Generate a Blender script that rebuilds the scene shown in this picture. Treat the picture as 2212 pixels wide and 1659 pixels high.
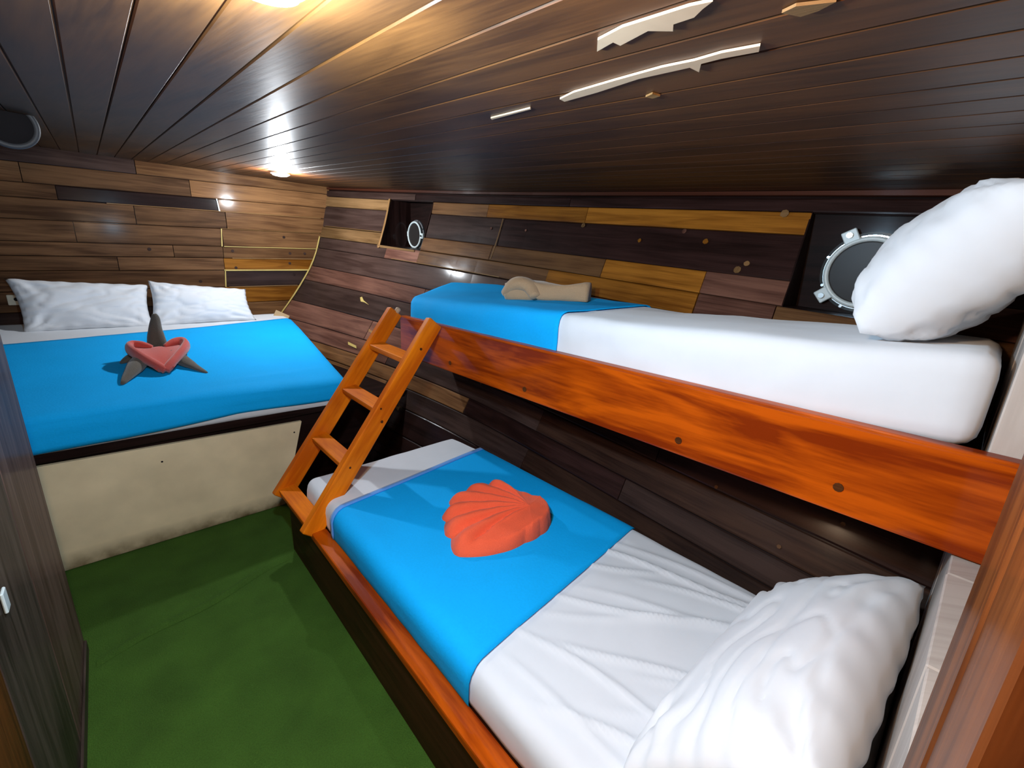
import bpy, bmesh, math, random
from mathutils import Vector, Matrix, noise
random.seed(7)
C = bpy.context.scene.collection
for o in list(bpy.data.objects): bpy.data.objects.remove(o)

# ------------------------------------------------------------------ camera
YAW, PITCH, ROLL, CAMH, F = 0.74567677, 0.27273959, 0.04385377, 1.55, 950.0
fw = Vector((math.sin(YAW)*math.cos(PITCH), math.cos(YAW)*math.cos(PITCH), -math.sin(PITCH)))
rt = Vector((math.cos(YAW), -math.sin(YAW), 0)); up = rt.cross(fw)
r2 = math.cos(ROLL)*rt+math.sin(ROLL)*up; u2 = -math.sin(ROLL)*rt+math.cos(ROLL)*up
cd = bpy.data.cameras.new('camera'); cam = bpy.data.objects.new('camera', cd); C.objects.link(cam)
cd.sensor_width = 36; cd.sensor_fit = 'HORIZONTAL'; cd.lens = F/2212*36; cd.clip_start = .01
m = Matrix((r2, u2, -fw)).transposed().to_4x4(); m.translation = (0, 0, CAMH); cam.matrix_world = m
bpy.context.scene.camera = cam
# ------------------------------------------------------------------ world, lamps, exposure
S = bpy.context.scene
S.view_settings.view_transform = 'Standard'; S.view_settings.look = 'None'
S.view_settings.gamma = 1; S.view_settings.use_curve_mapping = False
S.view_settings.exposure = 0.0
w = bpy.data.worlds.new('world'); S.world = w; w.use_nodes = True
w.node_tree.nodes['Background'].inputs[0].default_value = (.6, .75, 1, 1)
w.node_tree.nodes['Background'].inputs[1].default_value = .05
def CZ(y): return 1.83+.07*y                     # underside of the ceiling (it rises towards the bow)
def light(loc, power, col, rad):
    l = bpy.data.lights.new('lamp_light', 'POINT'); l.energy = power; l.color = col; l.shadow_soft_size = rad
    o = bpy.data.objects.new('lamp_light', l); o.location = loc; C.objects.link(o); return o
COOL = (.50, .77, 1.0); WARM = (1, .70, .46)
light((.20, .70, CZ(.70)-.11), 68, COOL, .03)
light((1.043, 3.60, CZ(3.6)-.07), 62, (.90, .95, 1), .025)
light((-.05, .30, CZ(.3)-.07), 50, WARM, .05)

# ------------------------------------------------------------------ materials
def newmat(name):
    m = bpy.data.materials.new(name); m.use_nodes = True
    nt = m.node_tree; return m, nt, nt.nodes['Principled BSDF']
def wood(name, dark, light_, rough=.5, crough=.13, spec=.05, grain=14, coat=.16, bump=.25, vary=.35, streak=1.0, specks=True):
    m, nt, b = newmat(name); N = nt.nodes; L = nt.links
    uv = N.new('ShaderNodeUVMap'); oi = N.new('ShaderNodeObjectInfo')
    off = N.new('ShaderNodeVectorMath'); off.operation = 'MULTIPLY_ADD'
    comb = N.new('ShaderNodeCombineXYZ')
    L.new(oi.outputs['Random'], comb.inputs[0]); L.new(oi.outputs['Random'], comb.inputs[1]); L.new(oi.outputs['Random'], comb.inputs[2])
    L.new(comb.outputs[0], off.inputs[0]); off.inputs[1].default_value = (37, 91, 53); L.new(uv.outputs[0], off.inputs[2])
    sc = N.new('ShaderNodeVectorMath'); sc.operation = 'MULTIPLY'; sc.inputs[1].default_value = (1.6, grain*1.6, 1)
    L.new(off.outputs[0], sc.inputs[0])
    n1 = N.new('ShaderNodeTexNoise'); n1.inputs['Scale'].default_value = 1; n1.inputs['Detail'].default_value = 6; n1.inputs['Distortion'].default_value = .8
    L.new(sc.outputs[0], n1.inputs['Vector'])
    sc2 = N.new('ShaderNodeVectorMath'); sc2.operation = 'MULTIPLY'; sc2.inputs[1].default_value = (6, grain*14, 1)
    L.new(off.outputs[0], sc2.inputs[0])
    n2 = N.new('ShaderNodeTexNoise'); n2.inputs['Scale'].default_value = 1; n2.inputs['Detail'].default_value = 3
    L.new(sc2.outputs[0], n2.inputs['Vector'])
    n3 = N.new('ShaderNodeTexNoise'); n3.inputs['Scale'].default_value = 2.3; n3.inputs['Detail'].default_value = 2
    L.new(off.outputs[0], n3.inputs['Vector'])
    mx = N.new('ShaderNodeMath'); mx.operation = 'MULTIPLY_ADD'; L.new(n2.outputs[0], mx.inputs[0]); mx.inputs[1].default_value = .35
    a1 = N.new('ShaderNodeMath'); a1.operation = 'MULTIPLY_ADD'; L.new(n1.outputs[0], a1.inputs[0]); a1.inputs[1].default_value = streak
    a1.inputs[2].default_value = -.17-.5*(streak-1); L.new(a1.outputs[0], mx.inputs[2])
    a2 = N.new('ShaderNodeMath'); a2.operation = 'MULTIPLY_ADD'; L.new(n3.outputs[0], a2.inputs[0]); a2.inputs[1].default_value = .5
    sb = N.new('ShaderNodeMath'); sb.operation = 'SUBTRACT'; L.new(mx.outputs[0], sb.inputs[0]); sb.inputs[1].default_value = .25
    L.new(sb.outputs[0], a2.inputs[2])
    cr = N.new('ShaderNodeValToRGB'); cr.color_ramp.elements[0].position = .32; cr.color_ramp.elements[1].position = .68
    cr.color_ramp.elements[0].color = (*dark, 1); cr.color_ramp.elements[1].color = (*light_, 1)
    L.new(a2.outputs[0], cr.inputs[0])
    hs = N.new('ShaderNodeHueSaturation'); mr = N.new('ShaderNodeMapRange')
    mr.inputs['To Min'].default_value = 1-vary; mr.inputs['To Max'].default_value = 1+vary
    L.new(oi.outputs['Random'], mr.inputs['Value']); L.new(mr.outputs[0], hs.inputs['Value']); L.new(cr.outputs[0], hs.inputs['Color'])
    L.new(hs.outputs[0], b.inputs['Base Color'])
    rr = N.new('ShaderNodeMapRange'); rr.inputs['To Min'].default_value = rough-.08; rr.inputs['To Max'].default_value = rough+.14
    L.new(n3.outputs[0], rr.inputs['Value']); L.new(rr.outputs[0], b.inputs['Roughness'])
    b.inputs['Coat Weight'].default_value = coat; b.inputs['Coat Roughness'].default_value = crough; b.inputs['Specular IOR Level'].default_value = spec
    bp = N.new('ShaderNodeBump'); bp.inputs['Strength'].default_value = bump; bp.inputs['Distance'].default_value = .004
    L.new(a2.outputs[0], bp.inputs['Height']); L.new(bp.outputs[0], b.inputs['Normal'])
    return m
def cloth(name, col, rough=.85, scale=60, bump=.15, sheen=.2, blotch=.06, fuzzy=False):
    m, nt, b = newmat(name); N = nt.nodes; L = nt.links
    tc = N.new('ShaderNodeTexCoord'); n = N.new('ShaderNodeTexNoise'); n.inputs['Scale'].default_value = scale; n.inputs['Detail'].default_value = 4
    L.new(tc.outputs['Object'], n.inputs['Vector'])
    n2 = N.new('ShaderNodeTexNoise'); n2.inputs['Scale'].default_value = 5; L.new(tc.outputs['Object'], n2.inputs['Vector'])
    hs = N.new('ShaderNodeHueSaturation'); hs.inputs['Color'].default_value = (*col, 1)
    mr = N.new('ShaderNodeMapRange'); mr.inputs['To Min'].default_value = 1-blotch; mr.inputs['To Max'].default_value = 1+blotch
    mxn = N.new('ShaderNodeMath'); mxn.operation = 'ADD'; L.new(n.outputs[0], mxn.inputs[0]); L.new(n2.outputs[0], mxn.inputs[1])
    mr.inputs['From Max'].default_value = 1.4; mr.inputs['From Min'].default_value = .6
    L.new(mxn.outputs[0], mr.inputs['Value']); L.new(mr.outputs[0], hs.inputs['Value']); L.new(hs.outputs[0], b.inputs['Base Color'])
    b.inputs['Roughness'].default_value = rough; b.inputs['Sheen Weight'].default_value = sheen
    b.inputs['Specular IOR Level'].default_value = .2
    bp = N.new('ShaderNodeBump'); bp.inputs['Strength'].default_value = bump; bp.inputs['Distance'].default_value = .004
    L.new(n.outputs[0], bp.inputs['Height']); L.new(bp.outputs[0], b.inputs['Normal'])
    return m
def plain(name, col, rough=.5, metal=0, emit=None, es=0, spec=.5):
    m, nt, b = newmat(name); N = nt.nodes; L = nt.links
    n = N.new('ShaderNodeTexNoise'); n.inputs['Scale'].default_value = 25; n.inputs['Detail'].default_value = 3
    tc = N.new('ShaderNodeTexCoord'); L.new(tc.outputs['Object'], n.inputs['Vector'])
    hs = N.new('ShaderNodeHueSaturation'); hs.inputs['Color'].default_value = (*col, 1)
    mr = N.new('ShaderNodeMapRange'); mr.inputs['To Min'].default_value = .88; mr.inputs['To Max'].default_value = 1.12
    L.new(n.outputs[0], mr.inputs['Value']); L.new(mr.outputs[0], hs.inputs['Value']); L.new(hs.outputs[0], b.inputs['Base Color'])
    b.inputs['Roughness'].default_value = rough; b.inputs['Metallic'].default_value = metal
    b.inputs['Specular IOR Level'].default_value = spec
    if emit: b.inputs['Emission Color'].default_value = (*emit, 1); b.inputs['Emission Strength'].default_value = es
    return m
M = {}
M['D'] = wood('very_dark_wood', (.010, .004, .003), (.026, .011, .009))
M['K'] = wood('dark_grey_wood', (.025, .013, .010), (.056, .032, .025))
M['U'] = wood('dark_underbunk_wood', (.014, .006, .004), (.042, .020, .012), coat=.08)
M['Bm'] = wood('brown_matt_wood', (.045, .020, .009), (.135, .066, .030), coat=.03, vary=.25)
M['B'] = wood('brown_wood', (.070, .029, .011), (.175, .084, .033))
M['O'] = wood('orange_brown_wood', (.13, .042, .004), (.30, .115, .014))
M['T'] = wood('tan_wood', (.13, .066, .023), (.28, .155, .066))
M['R'] = wood('red_brown_wood', (.075, .030, .020), (.185, .084, .056))
M['ceil'] = wood('ceiling_wood', (.032, .0095, .0016), (.090, .030, .0065), coat=.55, crough=.42, vary=.3, grain=10)
M['rail'] = wood('orange_varnished_wood', (.20, .022, .001), (.52, .085, .002), rough=.4, grain=7, coat=.35, crough=.08, vary=.05, streak=1.5)
M['ladder'] = wood('ladder_wood', (.55, .10, .003), (.90, .235, .006), grain=7, coat=.12, vary=.08)
M['base'] = wood('dark_red_wood', (.022, .006, .003), (.055, .016, .008))
M['black'] = wood('blackish_wood', (.005, .0025, .002), (.014, .006, .005), coat=.05)
M['jamb'] = wood('jamb_wood', (.045, .013, .004), (.12, .036, .008), vary=.05)
M['leftw'] = wood('mauve_brown_wood', (.055, .03, .022), (.125, .078, .062), vary=.2)
M['greyw'] = wood('weathered_white_wood', (.40, .34, .30), (.50, .44, .395), coat=.1, grain=9, vary=.1, bump=.1)
M['endd'] = wood('worn_end_wood', (.03, .02, .016), (.10, .07, .055))
M['white'] = cloth('white_sheet', (.74, .77, .81), scale=18, bump=.12, blotch=.02)
M['pillow'] = cloth('pillow_case', (.74, .76, .79), scale=14, bump=.18, blotch=.03)
M['blue'] = cloth('blue_blanket', (.001, .43, .97), scale=120, bump=.2, sheen=.0, blotch=.05)
M['coral'] = cloth('coral_towel', (.95, .125, .05), scale=260, bump=.5, sheen=.1, blotch=.05)
M['red'] = cloth('red_towel', (.55, .075, .055), scale=260, bump=.5, sheen=.5, blotch=.06)
M['grey'] = cloth('grey_towel', (.105, .09, .07), scale=260, bump=.6, sheen=.3, blotch=.15)
M['beige'] = cloth('beige_towel', (.46, .30, .17), scale=200, bump=.5, sheen=.3)
M['carpet'] = cloth('green_carpet', (.045, .105, .012), rough=1, scale=220, bump=1.0, sheen=.0, blotch=.3)
M['caulk'] = plain('yellow_caulk', (.50, .36, .10), .6)
M['bare'] = plain('peeled_pale_wood', (.52, .35, .22), .6)
M['metal'] = plain('chrome', (.62, .66, .66), .22, 1)
M['plast'] = plain('white_ring_plastic', (.55, .62, .62), .35)
M['glass'] = plain('dark_porthole_glass', (.022, .019, .018), .35, spec=.12)
M['socket'] = plain('cream_plastic', (.62, .58, .45), .5)
M['card'] = plain('tan_card', (.50, .34, .18), .7)
M['glow'] = plain('lamp_diffuser', (.9, .95, 1), .3, emit=(.8, .93, 1), es=25)
M['glow2'] = plain('warm_lamp_diffuser', (.9, .95, 1), .3, emit=(1, .8, .6), es=18)
M['dark'] = plain('dark_fixture', (.015, .013, .014), .8, spec=.1)
M['rim'] = plain('grey_rim', (.06, .06, .065), .6)
def creampanel():
    m, nt, b = newmat('cream_panel'); N = nt.nodes; L = nt.links
    tc = N.new('ShaderNodeTexCoord'); n = N.new('ShaderNodeTexNoise'); n.inputs['Scale'].default_value = 4; n.inputs['Detail'].default_value = 7
    L.new(tc.outputs['Object'], n.inputs['Vector'])
    sx = N.new('ShaderNodeSeparateXYZ'); L.new(tc.outputs['Object'], sx.inputs[0])
    cr = N.new('ShaderNodeValToRGB'); e = cr.color_ramp.elements; e[0].position = .3; e[0].color = (.70, .57, .36, 1); e[1].position = .7; e[1].color = (.92, .75, .48, 1)
    L.new(n.outputs[0], cr.inputs[0])
    # dirt creeping up from the carpet edge
    mr = N.new('ShaderNodeMapRange'); mr.inputs['From Min'].default_value = .0; mr.inputs['From Max'].default_value = .10; mr.inputs['To Min'].default_value = 1.7; mr.inputs['To Max'].default_value = 0
    L.new(sx.outputs[2], mr.inputs['Value'])
    mu = N.new('ShaderNodeMath'); mu.operation = 'MULTIPLY'; L.new(mr.outputs[0], mu.inputs[0])
    n2 = N.new('ShaderNodeTexNoise'); n2.inputs['Scale'].default_value = 14; n2.inputs['Detail'].default_value = 5; L.new(tc.outputs['Object'], n2.inputs['Vector'])
    L.new(n2.outputs[0], mu.inputs[1])
    mix = N.new('ShaderNodeMix'); mix.data_type = 'RGBA'; L.new(mu.outputs[0], mix.inputs[0]); L.new(cr.outputs[0], mix.inputs[6]); mix.inputs[7].default_value = (.12, .08, .03, 1)
    L.new(mix.outputs[2], b.inputs['Base Color']); b.inputs['Roughness'].default_value = .55
    return m
M['cream'] = creampanel()

# ------------------------------------------------------------------ helpers
def tag(o, label, cat=None, group=None, kind=None):
    o['label'] = label
    if cat: o['category'] = cat
    if group: o['group'] = group
    if kind: o['kind'] = kind
    return o
def empty(name, loc, label, cat=None, group=None, kind=None):
    o = bpy.data.objects.new(name, None); o.location = loc; C.objects.link(o); o.empty_display_size = .05
    return tag(o, label, cat, group, kind)
def mesh(name, V, Fs, mat, parent=None, uvs=None, smooth=False):
    me = bpy.data.meshes.new(name); me.from_pydata([tuple(v) for v in V], [], Fs)
    ul = me.uv_layers.new(name='UVMap')
    if uvs is None:
        lo = [min(v[i] for v in V) for i in range(3)]; hi = [max(v[i] for v in V) for i in range(3)]
        ax = sorted(range(3), key=lambda i: lo[i]-hi[i]); uvs = [(v[ax[0]], v[ax[1]]+.7*v[ax[2]]) for v in V]
    for l in me.loops: ul.data[l.index].uv = uvs[l.vertex_index][:2]
    me.materials.append(mat)
    if smooth: me.polygons.foreach_set('use_smooth', [True]*len(me.polygons))
    me.update()
    o = bpy.data.objects.new(name, me); C.objects.link(o)
    if parent:
        o.parent = parent; T = Matrix.Translation(parent.location) if parent.parent is None else Matrix.Translation(parent.parent.location)
        o.matrix_parent_inverse = (parent_world(parent)).inverted()
    return o
def parent_world(p):
    if p.parent is None: return Matrix.Translation(p.location)
    return parent_world(p.parent) @ p.matrix_parent_inverse @ Matrix.Translation(p.location)
def boxg(lo, hi, bev=.004, seg=1):
    bm = bmesh.new(); bmesh.ops.create_cube(bm, size=1)
    for v in bm.verts: v.co = Vector([lo[i]+(v.co[i]+.5)*(hi[i]-lo[i]) for i in range(3)])
    if bev: bmesh.ops.bevel(bm, geom=bm.edges[:], offset=bev, segments=seg, profile=.6, affect='EDGES')
    V = [v.co.copy() for v in bm.verts]; bm.verts.index_update(); Fs = [[v.index for v in f.verts] for f in bm.faces]; bm.free()
    return V, Fs
def box(name, lo, hi, mat, parent=None, bev=.004, shear=0, seg=1):
    V, Fs = boxg(lo, hi, bev, seg)
    if shear:
        for v in V: v.z += shear*v.y
    return mesh(name, V, Fs, mat, parent)
def beam(name, p0, p1, sx, sz, side, mat, parent=None, bev=.006, seg=2):
    p0 = Vector(p0); p1 = Vector(p1); d = (p1-p0); L = d.length; d.normalize()
    s = Vector(side); s = (s-d*s.dot(d)).normalized(); n = s.cross(d)
    V, Fs = boxg((0, -sx/2, -sz/2), (L, sx/2, sz/2), bev, seg)
    uvs = [(v.x, v.y+.7*v.z) for v in V]
    W = [p0+d*v.x+s*v.y+n*v.z for v in V]
    return mesh(name, W, Fs, mat, parent, uvs)
def ring(name, c, R, r, axis, mat, parent=None, n=40, k=10, squash=1.0, arc=None):
    ax = Vector(axis).normalized(); u = ax.orthogonal().normalized(); v = ax.cross(u); V = []; Fs = []
    for i in range(n):
        a = 2*math.pi*i/n; d = u*math.cos(a)+v*math.sin(a)
        for j in range(k):
            b = 2*math.pi*j/k; V.append(Vector(c)+d*(R+r*math.cos(b))+ax*(r*squash*math.sin(b)))
    for i in range(n):
        for j in range(k): Fs.append([i*k+j, i*k+(j+1) % k, ((i+1) % n)*k+(j+1) % k, ((i+1) % n)*k+j])
    return mesh(name, V, Fs, mat, parent, smooth=True)
def disc(name, c, R, th, axis, mat, parent=None, n=32, dome=0):
    ax = Vector(axis).normalized(); u = ax.orthogonal().normalized(); v = ax.cross(u); c = Vector(c); V = []; Fs = []
    prof = [(1, -th/2), (1, th/2-.15*th), (.93, th/2), (.6, th/2+dome*.7), (.3, th/2+dome*.93)]
    for rr, h in prof:
        for i in range(n):
            a = 2*math.pi*i/n; V.append(c+(u*math.cos(a)+v*math.sin(a))*R*rr+ax*h)
    for q in range(len(prof)-1):
        for i in range(n): Fs.append([q*n+i, q*n+(i+1) % n, (q+1)*n+(i+1) % n, (q+1)*n+i])
    Fs.append([(len(prof)-1)*n+i for i in range(n)]); Fs.append([n-1-i for i in range(n)])
    return mesh(name, V, Fs, mat, parent, smooth=(dome > 0))
def nz(p, s, seed=0): return noise.noise(Vector((p[0]*s+seed*7.3, p[1]*s-seed*3.1, p[2]*s+seed*1.7)))
def lerp(a, b, t): return a+(b-a)*t
def interp(x, X, Y):
    if x <= X[0]: return Y[0]
    for i in range(1, len(X)):
        if x <= X[i]: return lerp(Y[i-1], Y[i], (x-X[i-1])/(X[i]-X[i-1]))
    return Y[-1]

# ------------------------------------------------------------------ hull surface
NZ = [-.1, .35, .8, 1.28, 1.55, 1.83, 2.2]; NX = [1.33, 1.60, 1.84, 2.0, 2.12, 2.2, 2.24]
BZ = [-.1, .3, .585, .82, 1.12, 1.34, 1.64, 1.83, 2.2]; BX = [.6, .95, 1.16, 1.345, 1.54, 1.61, 1.69, 1.72, 1.74]
def sm(fz, Z, X): return sum(interp(fz+d, Z, X) for d in (-.1, -.05, 0, .05, .1))/5
def HX(y, zp):
    t = min(max((y-1.8)/2.75, 0), 1.15)**1.7
    return sm(zp, NZ, NX)*(1-t)+sm(zp, BZ, BX)*t
def HP(y, zp, off=0):     # a point on the lining, off = metres towards the cabin
    x = HX(y, zp); dz = (HX(y, zp+.03)-HX(y, zp-.03))/.06; dy = (HX(y+.05, zp)-HX(y-.05, zp))/.1
    n = Vector((-1, dy, dz)).normalized(); return Vector((x, y, zp+.07*y))+n*off
def hull_plank(name, y0, y1, z0, z1, th, mat, parent, gap=.0022):
    n = max(1, round((y1-y0)/.22)); V = []; uv = []; Fs = []
    y0 += gap; y1 -= gap
    for i in range(n+1):
        y = lerp(y0, y1, i/n)
        for (z, o) in ((z0+gap, -.012), (z0+gap, th-.003), (z0+gap+.005, th), (z1-gap-.005, th), (z1-gap, th-.003), (z1-gap, -.012)):
            V.append(HP(y, z, o)); uv.append((y, z))
    for i in range(n):
        for j in range(5): Fs.append([i*6+j, i*6+j+1, (i+1)*6+j+1, (i+1)*6+j])
    Fs.append([5, 4, 3, 2, 1, 0]); Fs.append([n*6+j for j in range(6)])
    return mesh(name, V, Fs, M[mat], parent, uv)

# ------------------------------------------------------------------ the setting
YH = 4.55
fl = box('floor', (-2.2, -1.6, -.04), (2.4, 4.7, 0), M['carpet'], bev=0); tag(fl, 'dark green carpeted cabin floor', kind='structure')
# a fold in the carpet across the aisle
V = []; Fs = []
for i in range(31):
    t = i/30; x = lerp(-.24, .5, t); y = 2.02+.20*t+.015*math.sin(t*9)
    for dy, h in ((-.035, .001), (-.012, .007), (.004, .008), (.02, .001)): V.append((x, y+dy, h*(.5+.5*math.sin(3.1*t))+.0005))
for i in range(30):
    for j in range(3): Fs.append([i*4+j, (i+1)*4+j, (i+1)*4+j+1, i*4+j+1])
mesh('carpet_fold', V, Fs, M['carpet'], fl, smooth=True)

ce = empty('ceiling', (0, 0, 1.9), 'low ceiling of narrow dark varnished boards rising towards the far end', kind='structure')
V, Fs = boxg((-2.2, -1.7, .006), (2.7, 4.8, .06), 0)
for v in V: v.z += CZ(v.y)
mesh('ceiling_backing', V, Fs, M['base'], ce)
x = -1.29+.0
while x < 2.3:
    V, Fs = boxg((x+.0012, -1.6, 0), (x+.0913, 4.62, .016), .0025)
    for v in V: v.z += CZ(v.y)
    mesh('ceiling_plank', V, Fs, M['ceil'], ce); x += .0925

wr = empty('wall_right', (2.2, 2, 0), 'flared planked hull side in mixed brown and dark boards', kind='structure')
N1 = (3.19, 3.69); N2 = (.18, .60); NB, NT = 1.37, 1.745   # recesses for the two portholes (along y; height)
rows = [1.80, 1.745, 1.655, 1.47, 1.37, 1.27, 1.10, .97, .78, .63, .515, .42, .30, .15, 0, -.1]
hc = {  # row: list of (y_from, y_to, material)
 0: [(-.6, 1.9, 'D'), (1.9, 3.4, 'D'), (3.4, 4.6, 'K')],
 1: [(-.6, .18, 'D'), (.60, 1.75, 'O'), (1.75, 2.6, 'O'), (2.6, 3.19, 'B'), (3.69, 4.6, 'T')],
 2: [(-.6, .18, 'D'), (.60, 2.42, 'D'), (2.42, 3.19, 'K'), (3.69, 4.6, 'K')],
 3: [(-.6, .18, 'R'), (.60, .95, 'R'), (.95, 1.52, 'O'), (1.52, 2.45, 'B'), (2.45, 3.19, 'B'), (3.69, 4.6, 'T')],
 4: [(-.6, .62, 'B'), (.62, .95, 'R'), (.95, 1.9, 'O'), (1.9, 3.19, 'B'), (3.19, 3.6, 'R'), (3.6, 4.6, 'K')],
 5: [(-.6, 1.3, 'B'), (1.3, 2.1, 'R'), (2.1, 4.6, 'K')],
 6: [(-.6, 1.5, 'D'), (1.5, 3.0, 'R'), (3.0, 4.6, 'R')],
 7: [(-.6, 1.2, 'D'), (1.2, 2.8, 'K'), (2.8, 4.6, 'K')],
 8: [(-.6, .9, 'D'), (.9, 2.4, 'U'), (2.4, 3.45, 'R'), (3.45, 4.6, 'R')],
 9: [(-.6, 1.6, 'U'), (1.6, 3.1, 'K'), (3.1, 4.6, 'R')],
 10: [(-.6, 1.0, 'K'), (1.0, 2.2, 'D'), (2.2, 4.6, 'B')],
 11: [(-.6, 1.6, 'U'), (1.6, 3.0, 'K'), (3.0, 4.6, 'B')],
 12: [(-.6, .7, 'D'), (.7, 2.7, 'D'), (2.7, 4.6, 'K')],
 13: [(-.6, 2.7, 'D'), (2.7, 4.6, 'D')],
 14: [(-.6, 2.7, 'D'), (2.7, 4.6, 'D')]}
for r, segs in hc.items():
    for (a, b_, mt) in segs:
        th = .012+.004*random.random()
        if r in (3, 4) and b_ < 3.2 and a > -.7: th += .006
        hull_plank('hull_plank', a, b_, rows[r+1], rows[r], th, mt, wr)
# backing skin behind the planks, open at the recesses
V = []; Fs = []; ys = [-.6, .18, .60, 1.2, 1.8, 2.4, 2.8, 3.19, 3.44, 3.69, 4.0, 4.3, 4.65]; zs = [-.1, .3, .8, 1.1, 1.37, 1.745, 1.9]
for y in ys:
    for z in zs: V.append(HP(y, z, -.006))
nz_ = len(zs)
for i in range(len(ys)-1):
    for j in range(nz_-1):
        if j == 4 and i in (1, 7, 8): continue
        Fs.append([i*nz_+j, i*nz_+j+1, (i+1)*nz_+j+1, (i+1)*nz_+j])
mesh('hull_backing', V, Fs, M['black'], wr)
def niche(y0, y1, depth, xb):
    P = []
    for y, z in ((y0, NB), (y1, NB), (y1, NT), (y0, NT)): P.append(HP(y, z, .012))
    Q = [Vector((xb, p.y, p.z)) for p in P]
    return P, Q
def plank_quad(name, P, mat, parent, th=.008):
    c = sum(P, Vector())/4; n = (P[1]-P[0]).cross(P[3]-P[0]).normalized()
    V = list(P)+[p+n*th for p in P]
    return mesh(name, V, [[0, 1, 2, 3], [7, 6, 5, 4], [0, 4, 5, 1], [1, 5, 6, 2], [2, 6, 7, 3], [3, 7, 4, 0]], mat, parent)
def window(name, y0, y1, xb, cy, cz, R, label, lug_angles, pane):
    P, Q = niche(y0, y1, 0, xb)
    wn = empty(name, (xb, cy, cz), label, kind='structure')
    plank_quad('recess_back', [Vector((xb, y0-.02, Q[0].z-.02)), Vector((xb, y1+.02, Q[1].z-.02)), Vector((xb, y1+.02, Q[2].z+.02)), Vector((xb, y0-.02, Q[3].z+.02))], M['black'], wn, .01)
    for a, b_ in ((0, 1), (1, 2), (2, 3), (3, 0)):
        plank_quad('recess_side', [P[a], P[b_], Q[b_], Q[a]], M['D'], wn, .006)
    c = Vector((xb-.012, cy, cz))
    disc('flange', c+Vector((.004, 0, 0)), R, .016, (-1, 0, 0), M['rim'] if pane else M['metal'], wn, 48)
    disc('glass', c-Vector((.016, 0, 0)), R*.80, .008, (-1, 0, 0), M['glass'], wn, 48)
    ring('glass_ring', c-Vector((.020, 0, 0)), R*.83, R*.065, (-1, 0, 0), M['plast'], wn, 48, 10)
    for a in lug_angles:
        d = Vector((0, math.cos(a), math.sin(a))); t = Vector((0, -math.sin(a), math.cos(a)))
        k = beam('clamp_lug', c-Vector((.018, 0, 0))+d*R*.84, c-Vector((.018, 0, 0))+d*R*1.16, R*.34, .018, t, M['plast'], wn, .003, 1)
        disc('clamp_bolt', c-Vector((.032, 0, 0))+d*R*1.03, R*.075, .012, (-1, 0, 0), M['metal'], k, 12)
    for q in range(8):
        a = math.pi/8+q*math.pi/4; d = Vector((0, math.cos(a), math.sin(a)))
        disc('screw', c-Vector((.006, 0, 0))+d*R*.955, .006, .004, (-1, 0, 0), M['metal'], wn, 8)
    return wn
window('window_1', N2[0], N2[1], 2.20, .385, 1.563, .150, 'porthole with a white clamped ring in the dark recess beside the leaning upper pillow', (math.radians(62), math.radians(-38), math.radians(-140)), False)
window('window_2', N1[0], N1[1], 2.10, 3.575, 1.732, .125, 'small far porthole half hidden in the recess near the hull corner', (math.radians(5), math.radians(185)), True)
# pale edging left of and under the far recess
def strip(name, pts, wd, th, mat, parent):
    V = []; Fs = []; uv = []
    for i, (p, side, nrm) in enumerate(pts):
        p = Vector(p); side = Vector(side); nrm = Vector(nrm); wv = wd*(.75+.5*abs(nz(p, 9)))
        for a, b_ in ((-.5, 0), (-.5, 1), (.5, 1), (.5, 0)): V.append(p+side*a*wv+nrm*th*b_); uv.append((i*.05, a*.02))
    for i in range(len(pts)-1):
        for j in range(4): Fs.append([i*4+j, (i+1)*4+j, (i+1)*4+(j+1) % 4, i*4+(j+1) % 4])
    Fs += [[3, 2, 1, 0], [len(pts)*4-4+k for k in range(4)]]
    return mesh(name, V, Fs, mat, parent, uv)
def nrm(y, z): return (HP(y, z, 1)-HP(y, z, 0)).normalized()
strip('recess_trim', [(HP(N1[1]+.012, z, .018), (0, 1, 0), nrm(N1[1], z)) for z in (1.345, 1.45, 1.55, 1.65, 1.75)], .035, .004, M['T'], wr)
strip('recess_trim', [(HP(y, NB-.012, .018), (0, 0, 1), nrm(y, NB)) for y in (3.25, 3.4, 3.55, 3.72)], .02, .004, M['T'], wr)
strip('caulk_line', [(HP(y, 1.475, .016), (0, 0, 1), nrm(y, 1.47)) for y in (3.72, 3.9, 4.1, 4.3, 4.5)], .007, .003, M['T'], wr)
strip('caulk_line', [(HP(y, 1.275, .016), (0, 0, 1), nrm(y, 1.27)) for y in (2.3, 2.6, 2.9, 3.2, 3.5)], .006, .003, M['T'], wr)
strip('caulk_line', [(HP(2.43, z, .019), (0, 1, 0), nrm(2.4, z)) for z in (1.38, 1.45, 1.53, 1.6, 1.65)], .010, .002, M['T'], wr)
def patch(name, y, z, pts, mat):
    c = HP(y, z, .0175); n = nrm(y, z); a = Vector((0, 1, 0)); a = (a-n*a.dot(n)).normalized(); b_ = n.cross(a)*-1
    if b_.z < 0: b_ = -b_
    V = [c+a*p+b_*q for p, q in pts]; k = len(V); V += [v+n*.0025 for v in V]
    Fs = [list(range(k))[::-1], list(range(k, 2*k))]+[[i, (i+1) % k, k+(i+1) % k, k+i] for i in range(k)]
    return mesh(name, V, Fs, mat, wr)
patch('wood_filler_patch', 3.66, .905, [(-.09, -.02), (-.02, -.01), (.03, -.012), (.06, .02), (.04, .03), (.0, .004), (-.04, -.006)], M['caulk'])
patch('wood_filler_patch', 3.53, .575, [(-.07, -.02), (.05, -.018), (.07, .004), (-.05, .0)], M['caulk'])
patch('wood_filler_patch', 3.40, .70, [(-.05, -.02), (.04, -.008), (.05, .012), (-.03, .004)], M['T'])
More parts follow.
